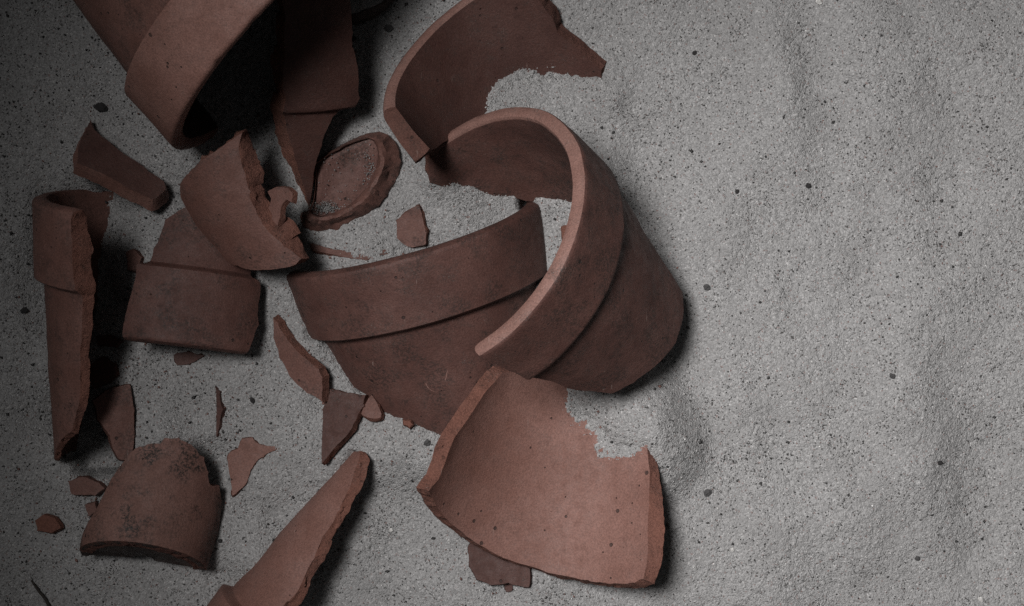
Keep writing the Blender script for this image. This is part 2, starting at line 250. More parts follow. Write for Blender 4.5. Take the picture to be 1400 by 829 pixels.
def frame(az, el):
    a, e = math.radians(az), math.radians(el)
    ax = np.array([math.cos(a) * math.cos(e), -math.sin(a) * math.cos(e), math.sin(e)])
    e1 = np.array([0, 0, 1.0]) - ax * ax[2]
    e1 /= np.linalg.norm(e1)
    return ax, e1, np.cross(ax, e1)

SAND_CTRL = []      # (x, y, z) where the sand line runs on a shard
BERM = []           # places where clay meets the sand
SAND_CAP = []       # (x, y, z) the sand stays below these

def densify(poly, step, straight, jit, seed):
    """poly: (x, y, bevel). Returns a denser ragged outline and, for each point, its bevel."""
    out, bev = [], []
    n = len(poly)
    for i in range(n):
        a, b = poly[i], poly[(i + 1) % n]
        L = math.hypot(b[0] - a[0], b[1] - a[1])
        m = max(1, int(round(L / step)))
        nx, ny = (b[1] - a[1]) / (L + 1e-9), -(b[0] - a[0]) / (L + 1e-9)
        keep = straight(a, b)
        for j in range(m):
            t = j / m
            x, y = a[0] + (b[0] - a[0]) * t, a[1] + (b[1] - a[1]) * t
            if not keep and j > 0:
                d = jit * (1.9 * noise.noise(Vector((x / 41, y / 41, seed))) + 0.45 * noise.noise(Vector((x / 9, y / 9, seed + 5))) - 2.2 * max(0.0, noise.noise(Vector((x / 13, y / 13, seed + 8))) - 0.35))
                d *= min(1.0, 4 * t * (1 - t) + 0.3)
                x += nx * d; y += ny * d
            out.append((x, y)); bev.append(a[2] + (b[2] - a[2]) * t)
    return out, bev

def area2(p):
    return sum(p[i][0] * p[(i + 1) % len(p)][1] - p[(i + 1) % len(p)][0] * p[i][1] for i in range(len(p)))

def inside(pt, poly):
    x, y = pt; r = False
    for i in range(len(poly)):
        x1, y1 = poly[i][:2]; x2, y2 = poly[i - 1][:2]
        if (y1 > y) != (y2 > y) and x < (x2 - x1) * (y - y1) / (y2 - y1) + x1: r = not r
    return r

def seg_dist(p, poly):
    best = 1e9
    for i in range(len(poly)):
        ax, ay = poly[i][0], poly[i][1]; bx, by = poly[i - 1][0], poly[i - 1][1]
        dx, dy = bx - ax, by - ay
        t = max(0, min(1, ((p[0] - ax) * dx + (p[1] - ay) * dy) / (dx * dx + dy * dy + 1e-9)))
        best = min(best, math.hypot(p[0] - ax - t * dx, p[1] - ay - t * dy))
    return best

def link_mesh(name, verts, faces, mat, parent=None, origin=(0, 0, 0), normals=None, smooth=True):
    me = bpy.data.meshes.new(name)
    o3 = np.array(origin)
    me.from_pydata([tuple((np.array(v) - o3) * U) for v in verts], [], faces)
    me.materials.append(mat)
    if smooth:
        me.polygons.foreach_set("use_smooth", [True] * len(me.polygons))
    me.update()
    if normals is not None:
        me.normals_split_custom_set(normals)
    ob = bpy.data.objects.new(name, me)
    col.objects.link(ob)
    if parent is not None:
        ob.parent = parent
    else:
        ob.location = tuple(o3 * U)
    return ob

def sheet(poly2, bev, rows, spacing, map_a, map_b, is_lip, seed, rough=1.6, steps=4, lip_r=5.0):
    """Triangulate an outline in 2D, map it to two skins (a: the near skin, b: the far skin) and wall the rim.
    Returns verts, faces, tag for each face (0 skin a, 1 skin b, 2 fracture, 3 lip) and the 2D position of each vert."""
    xs = [p[0] for p in poly2]; ys = [p[1] for p in poly2]
    pts = list(poly2)
    y = min(ys)
    grid_y = []
    while y < max(ys):
        grid_y.append(y); y += spacing
    grid_y = [g for g in grid_y if all(abs(g - r) > spacing * 0.45 for r in rows)] + [r for r in rows if min(ys) < r < max(ys)]
    for gy in grid_y:
        x = min(xs)
        while x < max(xs):
            q = (x, gy)
            if inside(q, poly2) and seg_dist(q, poly2) > spacing * 0.45:
                pts.append(q)
            x += spacing
    n = len(poly2)
    res = delaunay_2d_cdt([Vector(p) for p in pts], [(i, (i + 1) % n) for i in range(n)], [], 1, 1e-4, True)
    v2 = [(v[0], v[1]) for v in res[0]]
    tris = [tuple(f) for f in res[2] if inside((sum(v2[i][0] for i in f) / 3, sum(v2[i][1] for i in f) / 3), poly2)]
    src = [ids[0] if ids else -1 for ids in res[3]]
    cnt = {}
    for f in tris:
        for i in range(3):
            a, b = f[i], f[(i + 1) % 3]
            cnt.setdefault((min(a, b), max(a, b)), []).append((a, b))
    border = [e[0] for e in cnt.values() if len(e) == 1]
    # outward direction in 2D of each border vertex
    outd = {}
    for a, b in border:      # tris are CCW: outward is to the right of a->b
        dx, dy = v2[b][0] - v2[a][0], v2[b][1] - v2[a][1]
        L = math.hypot(dx, dy) + 1e-9
        for k in (a, b):
            o = outd.setdefault(k, [0, 0]); o[0] += dy / L; o[1] -= dx / L
    for k, o in outd.items():
        L = math.hypot(*o) + 1e-9; o[0] /= L; o[1] /= L
    nv = len(v2)
    A, Bv = [], []
    for i, p in enumerate(v2):
        A.append(np.array(map_a(p)))
        q = p
        if i in outd:
            bv = bev[src[i]] if 0 <= src[i] < len(bev) else 0.0
            if is_lip(p): bv = 0.0
            elif bv > 0: bv = bv * (1 + 0.5 * noise.noise(Vector((p[0] / 37, p[1] / 37, seed))) + 0.16 * noise.noise(Vector((p[0] / 7, p[1] / 7, seed)))) + 5.0 * max(0.0, noise.noise(Vector((p[0] / 14, p[1] / 14, seed + 2))) - 0.3)
            q = (p[0] + outd[i][0] * bv, p[1] + outd[i][1] * bv)
        Bv.append(np.array(map_b(q)))
    verts = A + Bv
    p2 = v2 + v2
    faces, tags = [], []
    nrm = np.zeros(3)
    for f in tris:
        faces.append((f[0], f[1], f[2])); tags.append(0)
        faces.append((f[0] + nv, f[2] + nv, f[1] + nv)); tags.append(1)
    ring = {}
    for i in outd:
        lip = is_lip(v2[i])
        eps = 1.0
        da = np.array(map_a((v2[i][0] + outd[i][0] * eps, v2[i][1] + outd[i][1] * eps))) - A[i]
        da /= np.linalg.norm(da) + 1e-9
        ids = [i]
        for s in range(1, steps):
            t = s / steps
            if lip:
                p = A[i] * (1 - t) + Bv[i] * t + da * lip_r * (math.sin(math.pi * t) ** 0.6)
            else:
                p = A[i] * (1 - t) + Bv[i] * t
                amp = rough * (0.6 + 0.6 * math.sin(math.pi * t))
                p = p + da * amp * (1.5 * nz(p, 9, seed) + 1.1 * nz(p, 3.5, seed + 9))
            ids.append(len(verts)); verts.append(p); p2.append(v2[i])
        ids.append(i + nv)
        ring[i] = ids
    for a, b in border:
        lip = is_lip(v2[a]) and is_lip(v2[b])
        ra, rb = ring[a], ring[b]
        for s in range(steps):
            faces.append((rb[s], ra[s], ra[s + 1], rb[s + 1])); tags.append(3 if lip else 2)
    return verts, faces, tags, p2

def orient(verts, faces):
    """Flip everything if the closed shell is inside out."""
    vol = 0.0
    for f in faces:
        for k in range(1, len(f) - 1):
            vol += np.dot(verts[f[0]], np.cross(verts[f[k]], verts[f[k + 1]]))
    return faces if vol > 0 else [tuple(reversed(f)) for f in faces]

def emit(name, label, cat, group, verts, faces, parts, sharp=38):
    """parts: list of (part name, material, face indices). One Empty parents them; shading normals run on across the parts."""
    faces = orient(verts, faces)
    me = bpy.data.meshes.new("tmp")
    BERM.extend((v[0], v[1]) for v in (verts if len(verts) > 1500 else []) if -10 < v[2] < 14)
    me.from_pydata([tuple(v * U) for v in verts], [], faces)
    me.polygons.foreach_set("use_smooth", [True] * len(me.polygons))
    me.set_sharp_from_angle(angle=math.radians(sharp))
    me.update()
    cn = [tuple(c.vector) for c in me.corner_normals]
    starts = [p.loop_start for p in me.polygons]
    zs = np.array([v[2] for v in verts]); low = verts[int(zs.argmin())]
    ctr = np.mean(np.array(verts), axis=0); org = np.array([ctr[0], ctr[1], max(zs.min(), -8.0)])
    if len(parts) == 1:
        root = None
    else:
        root = bpy.data.objects.new(name, None)
        root.empty_display_size = 0.01
        root.location = tuple(org * U)
        col.objects.link(root)
    made = []
    for pname, mat, idx in parts:
        if not idx: continue
        remap, vs, fs, ns = {}, [], [], []
        for fi in idx:
            f = faces[fi]; g = []
            for k, vi in enumerate(f):
                if vi not in remap:
                    remap[vi] = len(vs); vs.append(verts[vi])
                g.append(remap[vi]); ns.append(cn[starts[fi] + k])
            fs.append(tuple(g))
        ob = link_mesh(pname if root else name, vs, fs, mat, root, org, ns)
        made.append(ob)
    bpy.data.meshes.remove(me)
    root = root or made[0]
    root["label"] = label; root["category"] = cat
    if group: root["group"] = group
    return root

def pot_shard(key, name, label, cat, group, mat, mat_edge, spacing=5.5, rough=1.8, jit=2.0, seed=None, warp=1.2, mat_lip=None):
    d = POTS[key]
    seed = seed if seed is not None else (hash_key(key))
    ax, e1, e2 = frame(d['az'], d['el'])
    C = np.array(d['C']); R, B, tp, fb, st, T = d['R'], d['B'], d['tp'], d['fb'], d['st'], d['T']
    Rr = R * 0.9
    def ro(h):
        if B < 1: return R - tp * h
        if h < 5: return R - fb * h - 1.8 * (1 - h / 5) ** 2
        if h < B - 4: return R - fb * h
        if h < B + 3:
            t = (h - (B - 4)) / 7.0
            return R - fb * (B - 4) - (st + fb * 4) * (t * t * (3 - 2 * t))
        return R - fb * B - st - tp * (h - B)
    def ri(h):
        return R - T - tp * h * 0.9
    def mp(r_of, sgn):
        def f(p):
            th, h = p[0] / Rr, p[1]
            r = r_of(h)
            q = C + ax * h + (math.cos(th) * e1 + math.sin(th) * e2) * r
            w = warp * (nz(q, 60, seed) + 0.5 * nz(q, 25, seed + 3)) + 0.18 * nz(q, 6, seed + 7)
            return q + (math.cos(th) * e1 + math.sin(th) * e2) * w
        return f
    poly = []
    for e in d['poly']:
        poly.append([math.radians(e[1]) * Rr, max(e[2], 0.0), (e[3] if len(e) > 3 else 1.5), e[0]])
    if area2(poly) < 0: poly.reverse()
    orig = [(p[0], p[1]) for p in poly]
    n = len(poly)
    ext = [list(p) for p in poly]
    for i, p in enumerate(poly):       # the skin runs on below the sand line
        if p[3] != 's': continue
        a, b = poly[i - 1], poly[(i + 1) % n]
        dx, dy = b[0] - a[0], b[1] - a[1]; L = math.hypot(dx, dy)
        ex = d.get('ext', 24)
        ext[i][0] += dy / L * ex; ext[i][1] -= dx / L * ex
        ext[i][1] = max(ext[i][1], 0)
    end_h = d.get('base')
    flat = lambda a, b: (a[1] < 0.05 and b[1] < 0.05) or (end_h and abs(a[1] - end_h) < .05 and abs(b[1] - end_h) < .05)
    out, bev = densify(ext, 4.5, flat, jit, seed)
    out = [(x, max(y, 0.0)) for x, y in out]
    rows = [2.5, 5.0, B - 8, B - 4, B - 2.2, B - 0.5, B + 1.3, B + 3, B + 7] if B > 1 else []
    oi = (mp(ro, 1), mp(ri, -1))
    if d['side'] == 'i': a_map, b_map = oi[1], oi[0]
    else: a_map, b_map = oi
    lip = lambda p: p[1] < 0.06 and B > 1
    verts, faces, tags, p2 = sheet(out, bev, rows, spacing, a_map, b_map, lip, seed, rough)
    rim = [i for i, f in enumerate(faces) if tags[i] == 3 or (tags[i] < 2 and B > 1 and sum(p2[v][1] for v in f) / len(f) < B + 1)]
    rs = set(rim)
    frac = [i for i in range(len(faces)) if tags[i] == 2]
    fs = set(frac)
    wall = [i for i in range(len(faces)) if i not in rs and i not in fs]
    lipf = [i for i in rim if tags[i] == 3] if mat_lip else []
    ls = set(lipf)
    rim = [i for i in rim if i not in ls]
    parts = [("wall", mat, wall), ("rim_band", mat, rim), ("broken_edge", mat_edge, frac), ("lip", mat_lip, lipf)]
    root = emit(name, label, cat, group, verts, faces, parts)
    kids = {c.name.split('.')[0]: c for c in root.children}
    if "lip" in kids: kids["lip"].parent = kids["rim_band"]
    for s, s2 in zip(d['sand'], d['sand'][1:] + d['sand'][-1:]):
        L = math.dist(s[:2], s2[:2])
        m = max(1, int(L / 7)) if L < 90 else 1
        for i in range(m): SAND_CTRL.append(tuple(np.array(s) + (np.array(s2) - np.array(s)) * i / m))
    for i, p in enumerate(poly):
        if p[3] == 's':
            q = a_map((ext[i][0], ext[i][1])); SAND_CTRL.append((q[0], q[1], q[2] + 17.0))
            q = a_map((0.5 * (p[0] + ext[i][0]), 0.5 * (p[1] + ext[i][1]))); SAND_CTRL.append((q[0], q[1], q[2] + 9.0))
    # where the sand must stay below the visible skin
    mo, mi = oi
    xs = [p[0] for p in orig]; ys = [p[1] for p in orig]
    y = min(ys)
    while y < max(ys):
        x = min(xs)
        while x < max(xs):
            if inside((x, y), orig):
                th = x / Rr
                up = (math.cos(th) * e1 + math.sin(th) * e2)[2]
                if up < -0.05: q = mi((x, y)); SAND_CAP.append((q[0], q[1], q[2] - 2.0, 1))
                elif up > 0.35:
                    q = mo((x, y))
                    if q[2] > 8: SAND_CAP.append((q[0], q[1], q[2] - 4.0, 0))
            x += 5
        y += 5
    return root, dict(ax=ax, e1=e1, e2=e2, C=C, ro=ro, ri=ri)

def hash_key(k):
    return float(sum(ord(c) * (i + 3) for i, c in enumerate(k)) % 97) * 1.37

def slab_shard(key, name, label, cat, group, mat, mat_edge, spacing=4.5, jit=1.5, rough=1.2, bevel=1.6):
    d = SLABS[key]; seed = hash_key(key) + 20
    c = np.array(d['c']); gx, gy = d['g']; T = d['T']
    nn = np.array([-gx, -gy, 1.0]); nn /= np.linalg.norm(nn)
    cd = (math.cos(d['cdir']), math.sin(d['cdir']))
    def base(p):
        x, y = p[0] - c[0], p[1] - c[1]
        w = x * cd[0] + y * cd[1]
        z = c[2] + gx * x + gy * y + d['curv'] * w * w
        q = np.array([p[0], p[1], z])
        return q + nn * (0.8 * nz(q, 24, seed) + 0.25 * nz(q, 6, seed))
    a_map = base
    b_map = lambda p: base(p) - nn * T
    poly = [[q[1], q[2], d.get('bevel', bevel), q[0]] for q in d['poly']]
    if area2(poly) < 0: poly.reverse()
    n = len(poly); ext = [list(p) for p in poly]
    if key == 'DF': jit, rough = 0.35, 0.6
    out, bev = densify(ext, 3.2, lambda a, b: False, jit, seed)
    verts, faces, tags, p2 = sheet(out, bev, [], spacing, a_map, b_map, lambda p: False, seed, rough, steps=3)
    skin = [i for i in range(len(faces)) if tags[i] < 2]
    frac = [i for i in range(len(faces)) if tags[i] == 2]
    if mat_edge is None:
        parts = [("skin", mat, skin + frac)]
    else:
        parts = [("wall", mat, skin), ("broken_edge", mat_edge, frac)]
    for q in out:
        p = base(q); 
        if p[2] < 30 and key not in ('DF', 'T'): SAND_CTRL.append((p[0], p[1], max(p[2] - T * 0.75, -3.0)))
    for v in (verts[:len(out)] if key != 'T' else []):
        SAND_CAP.append((v[0], v[1], v[2] - 1.5, 1))
    return emit(name, label, cat, group, verts, faces, parts)

# ------------------------------------------------------------------ the broken pots
M_LIP = clay("terracotta_worn_lip", (0.225, 0.130, 0.110), (0.275, 0.165, 0.142), pits=0.95, dust=0.7)
SH = "shards of broken terracotta pots"
pot_shard('N', "pot_shard", "curled shard of a pot mouth standing highest, its open rim arching over the pile", "pot shard", SH, M_MID, M_FRESH, mat_lip=M_LIP)
root_m, _ = pot_shard('M', "pot_shard", "wide arched rim shard under the curled one, thin pale tick scratch on its wall", "pot shard", SH, M_MID, M_FRESH)
pot_shard('O', "pot_shard", "dark hollow rim shard at the top edge, its pointed tip reaching onto open sand", "pot shard", SH, M_DARK, M_FRESHD, mat_lip=M_LIP)
pot_shard('P', "pot_shard", "large brightest bowl-shaped wall shard with hollow side up, lowest right of the pile", "pot shard", SH, M_PALE, M_FRESH, jit=1.8)
pot_shard('I', "pot_shard", "tall narrow rim shard standing along the left edge with rough cut side", "pot shard", SH, M_CLAY, M_FRESH)
pot_shard('L', "pot_shard", "long slanting rim shard cut off by the bottom edge of the picture", "pot shard", SH, M_PALE, M_FRESH, rough=2.6)
pot_shard('FG', "pot_shard", "short rim shard lying rim down below the torn shoulder piece, left of centre", "pot shard", SH, M_MID, M_FRESHD)
root_k, fk = pot_shard('K', "pot_shard", "sooty black-stained base shard of a pot, lower left", "pot shard", SH, M_SOOT, M_FRESHD)
pot_shard('D', "pot_shard", "rounded shoulder shard with torn layered right edge beneath the big pot's mouth", "pot shard", SH, M_CLAY, M_FRESH, rough=3.2, jit=2.0)
pot_shard('B', "pot_shard", "dark flat rim shard with long bright left edge beside the big pot's mouth", "pot shard", SH, M_DARK, M_FRESH)

M_DIRT_SHADE = clay("terracotta_dirt_shade", (0.036, 0.024, 0.021), (0.060, 0.038, 0.032), pits=0.9, soot=0.9)  # dirt on the shards; also painted shade inside the whole pot
def tube(name, pts, r, mat, parent=None, org=(0, 0, 0)):
    """a thin round strand through pts (working units) as one mesh"""
    vs, fs, m = [], [], 6
    pts = [np.array(p, float) for p in pts]
    for i, p in enumerate(pts):
        t = pts[min(i + 1, len(pts) - 1)] - pts[max(i - 1, 0)]; t /= np.linalg.norm(t)
        a = np.cross(t, (0, 0, 1.0)); a /= np.linalg.norm(a); b = np.cross(t, a)
        rr = r[i] if isinstance(r, (list, tuple)) else r
        for k in range(m):
            g = 2 * math.pi * k / m
            vs.append(p + (a * math.cos(g) + b * math.sin(g)) * rr)
    for i in range(len(pts) - 1):
        for k in range(m):
            fs.append((i * m + k, i * m + (k + 1) % m, (i + 1) * m + (k + 1) % m, (i + 1) * m + k))
    fs.append(tuple(range(m - 1, -1, -1))); fs.append(tuple(range((len(pts) - 1) * m, len(pts) * m)))
    return link_mesh(name, vs, fs, mat, parent, org)
tk = tube("scratch", POTS['M']['tick'], [0.5, 0.9, 1.0, 1.0, 0.9, 0.9, 0.8, 0.4], M_LIP, root_m, np.array(root_m.location) / U)
tk["label"] = "pale tick-shaped scratch"

def lathe_pot(key):
    d = POTS[key]; ax, e1, e2 = frame(d['az'], d['el']); C = np.array(d['C'])
    R, B, tp, fb, st, T = d['R'], d['B'], d['tp'], d['fb'], d['st'], d['T']
    H = 330.0
    def ro(h):
        if h < B - 4: return R - fb * h
        if h < B + 3:
            t = (h - (B - 4)) / 7.0
            return R - fb * (B - 4) - (st + fb * 4) * (t * t * (3 - 2 * t))
        return R - fb * B - st - tp * (h - B)
    ri = lambda h: R - T - tp * h * 0.9
    outer = [(R - 9, -0.6), (R - 4, -0.2), (R - 1.2, 2.0), (R - 0.4, 5.0)] + [(ro(h), h) for h in list(np.arange(10, B - 6, 8)) + [B - 6, B - 4, B - 2.5, B - 1, B + 1, B + 3, B + 6] + list(np.arange(B + 12, H, 12)) + [H - 3]]
    outer += [(ro(H) - 3, H)]
    base = [(ro(H) - 12, H), (ro(H) * 0.5, H - 2), (18, H - 2)]
    floor = [(18, H - 20), (ri(H - 20) * 0.6, H - 20), (ri(H - 20) - 8, H - 21)]
    inner = [(ri(h), h) for h in np.arange(H - 30, 6, -10)] + [(R - T + 0.5, 4.0), (R - T + 3, 1.0), (R - 13, -0.3)]
    NSEG = 220
    root = bpy.data.objects.new("flower_pot", None); root.empty_display_size = 0.01
    org = C + ax * 150; org[2] = 0
    root.location = tuple(org * U); col.objects.link(root)
    root["label"] = "whole large flower pot lying on its side at the top left, mouth black inside"
    root["category"] = "flower pot"
    nb = next(i for i, p in enumerate(outer) if p[1] >= B + 1)
    for nm, prof in (("rim_band", inner[-3:] + outer[:nb + 1]), ("wall", outer[nb:] ), ("base", outer[-1:] + base + floor + inner[:1]), ("inner_wall", inner[:-2])):
        vs, fs = [], []
        for k in range(NSEG):
            th = 2 * math.pi * k / NSEG
            rad = math.cos(th) * e1 + math.sin(th) * e2
            for (r, h) in prof:
                q = C + ax * h + rad * r
                w = 1.4 * nz(q, 70, 4.0) + 0.4 * nz(q, 18, 9.0)
                if h < 6 and r > R - T - 2:                       # worn, chipped lip
                    ch = max(0.0, nz(q, 15, 2.0) - 0.28) * 7 + max(0, nz(q, 6, 3.0) - 0.3) * 3
                    q = q + ax * ch - rad * ch * 0.5
                vs.append(q + rad * w)
        m = len(prof)
        for k in range(NSEG):
            k2 = (k + 1) % NSEG
            for j in range(m - 1):
                fs.append((k * m + j, k2 * m + j, k2 * m + j + 1, k * m + j + 1))
        ob = link_mesh(nm, vs, fs, M_DIRT_SHADE if nm == 'inner_wall' else (M_CLAY if nm == 'wall' else M_PALE), root, org)  # inner wall coloured dark: shade of the mouth painted in
    for th in np.radians(np.arange(-75, 76, 3)):
        for h in np.arange(0, 320, 6):
            q = C + ax * h + (math.cos(th) * e1 + math.sin(th) * e2) * ro(h)
            SAND_CAP.append((q[0], q[1], q[2] - 10, 0))
lathe_pot('A')

# base disc of the sooty shard
def base_disc(root, f):
    H = 200.0; r0 = f['ro'](H) - 0.6
    vs, fs = [], []
    prof = [(r0, H - 1.0), (r0 - 1.5, H + 0.6), (r0 - 9, H + 0.8), (r0 - 12, H - 1.5), (r0 - 40, H - 2.5), (r0 - 70, H - 3), (r0 - 70, H - 16), (r0 - 30, H - 16), (r0 - 15, H - 14)]
    ths = np.radians(np.linspace(-99, 92, 90)); m = len(prof)
    for th in ths:
        rad = math.cos(th) * f['e1'] + math.sin(th) * f['e2']
        for (r, h) in prof:
            q = f['C'] + f['ax'] * h + rad * r
            vs.append(q + f['ax'] * 0.9 * nz(q, 9, 2.2))
    for k in range(len(ths) - 1):
        for j in range(m - 1):
            fs.append((k * m + j, (k + 1) * m + j, (k + 1) * m + j + 1, k * m + j + 1))
    ob = link_mesh("base", vs, fs, M_DIRT_SHADE, root, np.array(root.location) / U)
    ob["label"] = "black dirty underside of the pot base"
base_disc(root_k, fk)

# a thick piece of a pot bottom, hollow side up, with sand caught in it
def dish():
    outline = [(430,222),(441,214),(452,207),(466,199),(480,192),(492,186),(504,182),(518,180),(530,185),(540,194),(546,205),(548,222),(545,236),(539,250),(530,266),(519,281),(506,293),(490,303),(472,311),(455,316),(438,319),(424,317),(414,309),(410,298),(412,291),(422,288),(428,276),(430,258),(431,240)]
    inner = [(432,225),(443,217),(455,210),(468,203),(482,196),(493,192),(503,190),(511,193),(515,201),(516,210),(516,219),(515,226),(512,236),(508,246),(502,256),(494,265),(484,275),(472,283),(460,289),(448,293),(440,295),(434,294),(430,292),(427,291),(426,289),(427,287),(430,275),(432,258),(433,240)]
    ct = np.array([472.0, 243.0])
    n0 = len(outline)
    def dens(L):
        r = []
        for i in range(len(L)):
            for t in (0, .2, .4, .6, .8):
                a, b = np.array(L[i], float), np.array(L[(i + 1) % len(L)], float)
                r.append(a * (1 - t) + b * t)
        return r
    O, I = dens(outline), dens(inner); n = len(O)
    def w(p, z):
        s = (CAM_H - z) / CAM_H
        return np.array([(p[0] - 700) * s, (414.5 - p[1]) * s, z])
    # (fraction inner->outline, height); height also leans: right and lower side is the raised rim
    rings = [(1.0, -14, 0), (1.02, 5, 0), (0.97, 11, 1), (0.80, 17, 1), (0.62, 22, 1), (0.46, 31, 1), (0.30, 36, 1), (0.14, 34, 1), (0.04, 27, 0), (0.0, 21, 0)]
    vs, fs, tag = [], [], []
    for (f, z, rg) in rings:
        for i in range(n):
            p = I[i] * (1 - f) + O[i] * f
            lean = 0.06 * (p[0] - 472) - 0.02 * (p[1] - 243)
            rise = min(1.0, np.linalg.norm(O[i] - I[i]) / 26.0)
            zz = z * (0.55 + 0.45 * rise) + lean
            q = w(p, zz)
            k = (0.9 + 1.1 * rg) * (0.4 + rise)
            q = q + np.array([nz(q, 9, 1.0) * k, nz(q, 9, 6.0) * k, k * (1.2 * nz(q, 15, 3.0) + 0.9 * nz(q, 6, 4.0)) + rg * rise * 9 * nz(q, 34, 5.0)])
            vs.append(q)
    for f in (0.8, 0.55, 0.3):
        for i in range(n):
            p = ct * (1 - f) + I[i] * f
            q = w(p, 8 + 13 * f ** 2.5 + 0.06 * (p[0] - 472))
            vs.append(q + np.array([0, 0, 1.2 * nz(q, 12, 5.0)]))
    rows = len(rings) + 3
    for r in range(rows - 1):
        for i in range(n):
            j = (i + 1) % n
            fs.append((r * n + i, (r + 1) * n + i, (r + 1) * n + j, r * n + j)); tag.append(0 if r >= 8 else 1)
    c = len(vs); vs.append(w(ct, 7.5))
    for i in range(n):
        fs.append(((rows - 1) * n + i, c, (rows - 1) * n + (i + 1) % n)); tag.append(0)
    c = len(vs); vs.append(w(ct, -14))
    for i in range(n):
        fs.append((c, i, (i + 1) % n)); tag.append(0)
    emit("pot_shard", "thick round bottom piece, hollow side up with gritty sand caught in it", "pot shard", SH, vs, fs,
         [("floor", M_SOOT2, [i for i, t in enumerate(tag) if t == 0]), ("broken_edge", M_CLAY, [i for i, t in enumerate(tag) if t == 1])], sharp=26)
    for p in O: SAND_CTRL.append(tuple(w(p, 2.0)))
    for f in (0.1, 0.3, 0.5, 0.7, 0.85, 1.0):
        for p in I: SAND_CAP.append((*w(ct * (1 - f) + p * f, 0)[:2], -6.0, 1))
M_SOOT2 = clay("terracotta_inner_dirt", (0.135, 0.072, 0.062), (0.175, 0.098, 0.084), pits=0.9, soot=0.55, dust=0.8)
dish()

SL = "small broken pieces of terracotta"
for key, name, label, mat, edge in (
    ('H', "small_shard", "dark steep shard with long edge coloured pale as if lit, below the big pot's rim", M_DARK, M_PALE),  # light along the edge is put into its pale clay colour
    ('J', "small_shard", "leaf-shaped thin shard beside the foot of the tall left rim shard", M_CLAY, M_FRESHD),
    ('J2', "small_shard", "dark small shard half under the tall left rim shard, above the leaf-shaped one", M_DARK, M_FRESHD),
    ('DF', "clay_flake", "curled hook-shaped flake in the torn edge of the shoulder shard", M_CLAY, M_FRESH),
    ('Q', "small_shard", "half-moon shard with pale chipped upper edge left of the wide arched shard", M_CLAY, M_FRESH),
    ('R', "small_shard", "long wedge-shaped dark shard pointing down, below the half-moon shard", M_DARK, M_FRESH),
    ('S', "small_shard", "small upright triangle of clay between the wedge shard and the arched shard", M_CLAY, M_FRESH),
    ('T', "small_shard", "flat ragged shard half covered by sand right of the sooty base shard", M_PALE, M_FRESH),
    ('U', "small_shard", "thin dark sliver standing in sand above the half covered flat shard", M_DARK, M_DARK),
    ('V', "small_shard", "small flat piece lying on bright sand inside the ring of big shards", M_CLAY, M_FRESH),
    ('W', "small_shard", "dark square shard sticking out from under the big bright bowl-shaped shard", M_DARK, M_FRESHD),
    ('Y', "small_shard", "narrow strip of clay behind the wide arched shard's rim", M_CLAY, M_FRESH),
    ('X0', "clay_chip", "flat chip at the foot of the tall left shard, above two smaller chips", M_CLAY, None),
    ('X1', "clay_chip", "tiny chip touching the left side of the sooty base shard", M_CLAY, None),
    ('X2', "clay_chip", "lone crumbly chip on the sand at the far lower left", M_FRESH, None),
    ('X3', "clay_chip", "tiny chip on sand just above the bowl-shaped shard's buried corner", M_FRESH, None),
    ('X4', "clay_chip", "upright chip beside the upper left corner of the short rim shard", M_CLAY, None),
    ('X5', "clay_chip", "thin chip in the shadow under the short rim shard's lip", M_DARK, None),
    ('X6', "clay_chip", "dark chip on sand between tall left shard and short rim shard", M_DARK, None),
    ('X7', "clay_chip", "tiny pale chip at the wide arched shard's lower sand line", M_FRESH, None),
    ('X8', "clay_chip", "tiny crumb just below the dark square shard at the bottom", M_DARK, None),
    ('X9', "clay_chip", "tiny chip against the inside of the curled shard's rim", M_FRESH, None),
):
    slab_shard(key, name, label, "clay chip" if name == "clay_chip" else "pot shard", SL, mat, edge)

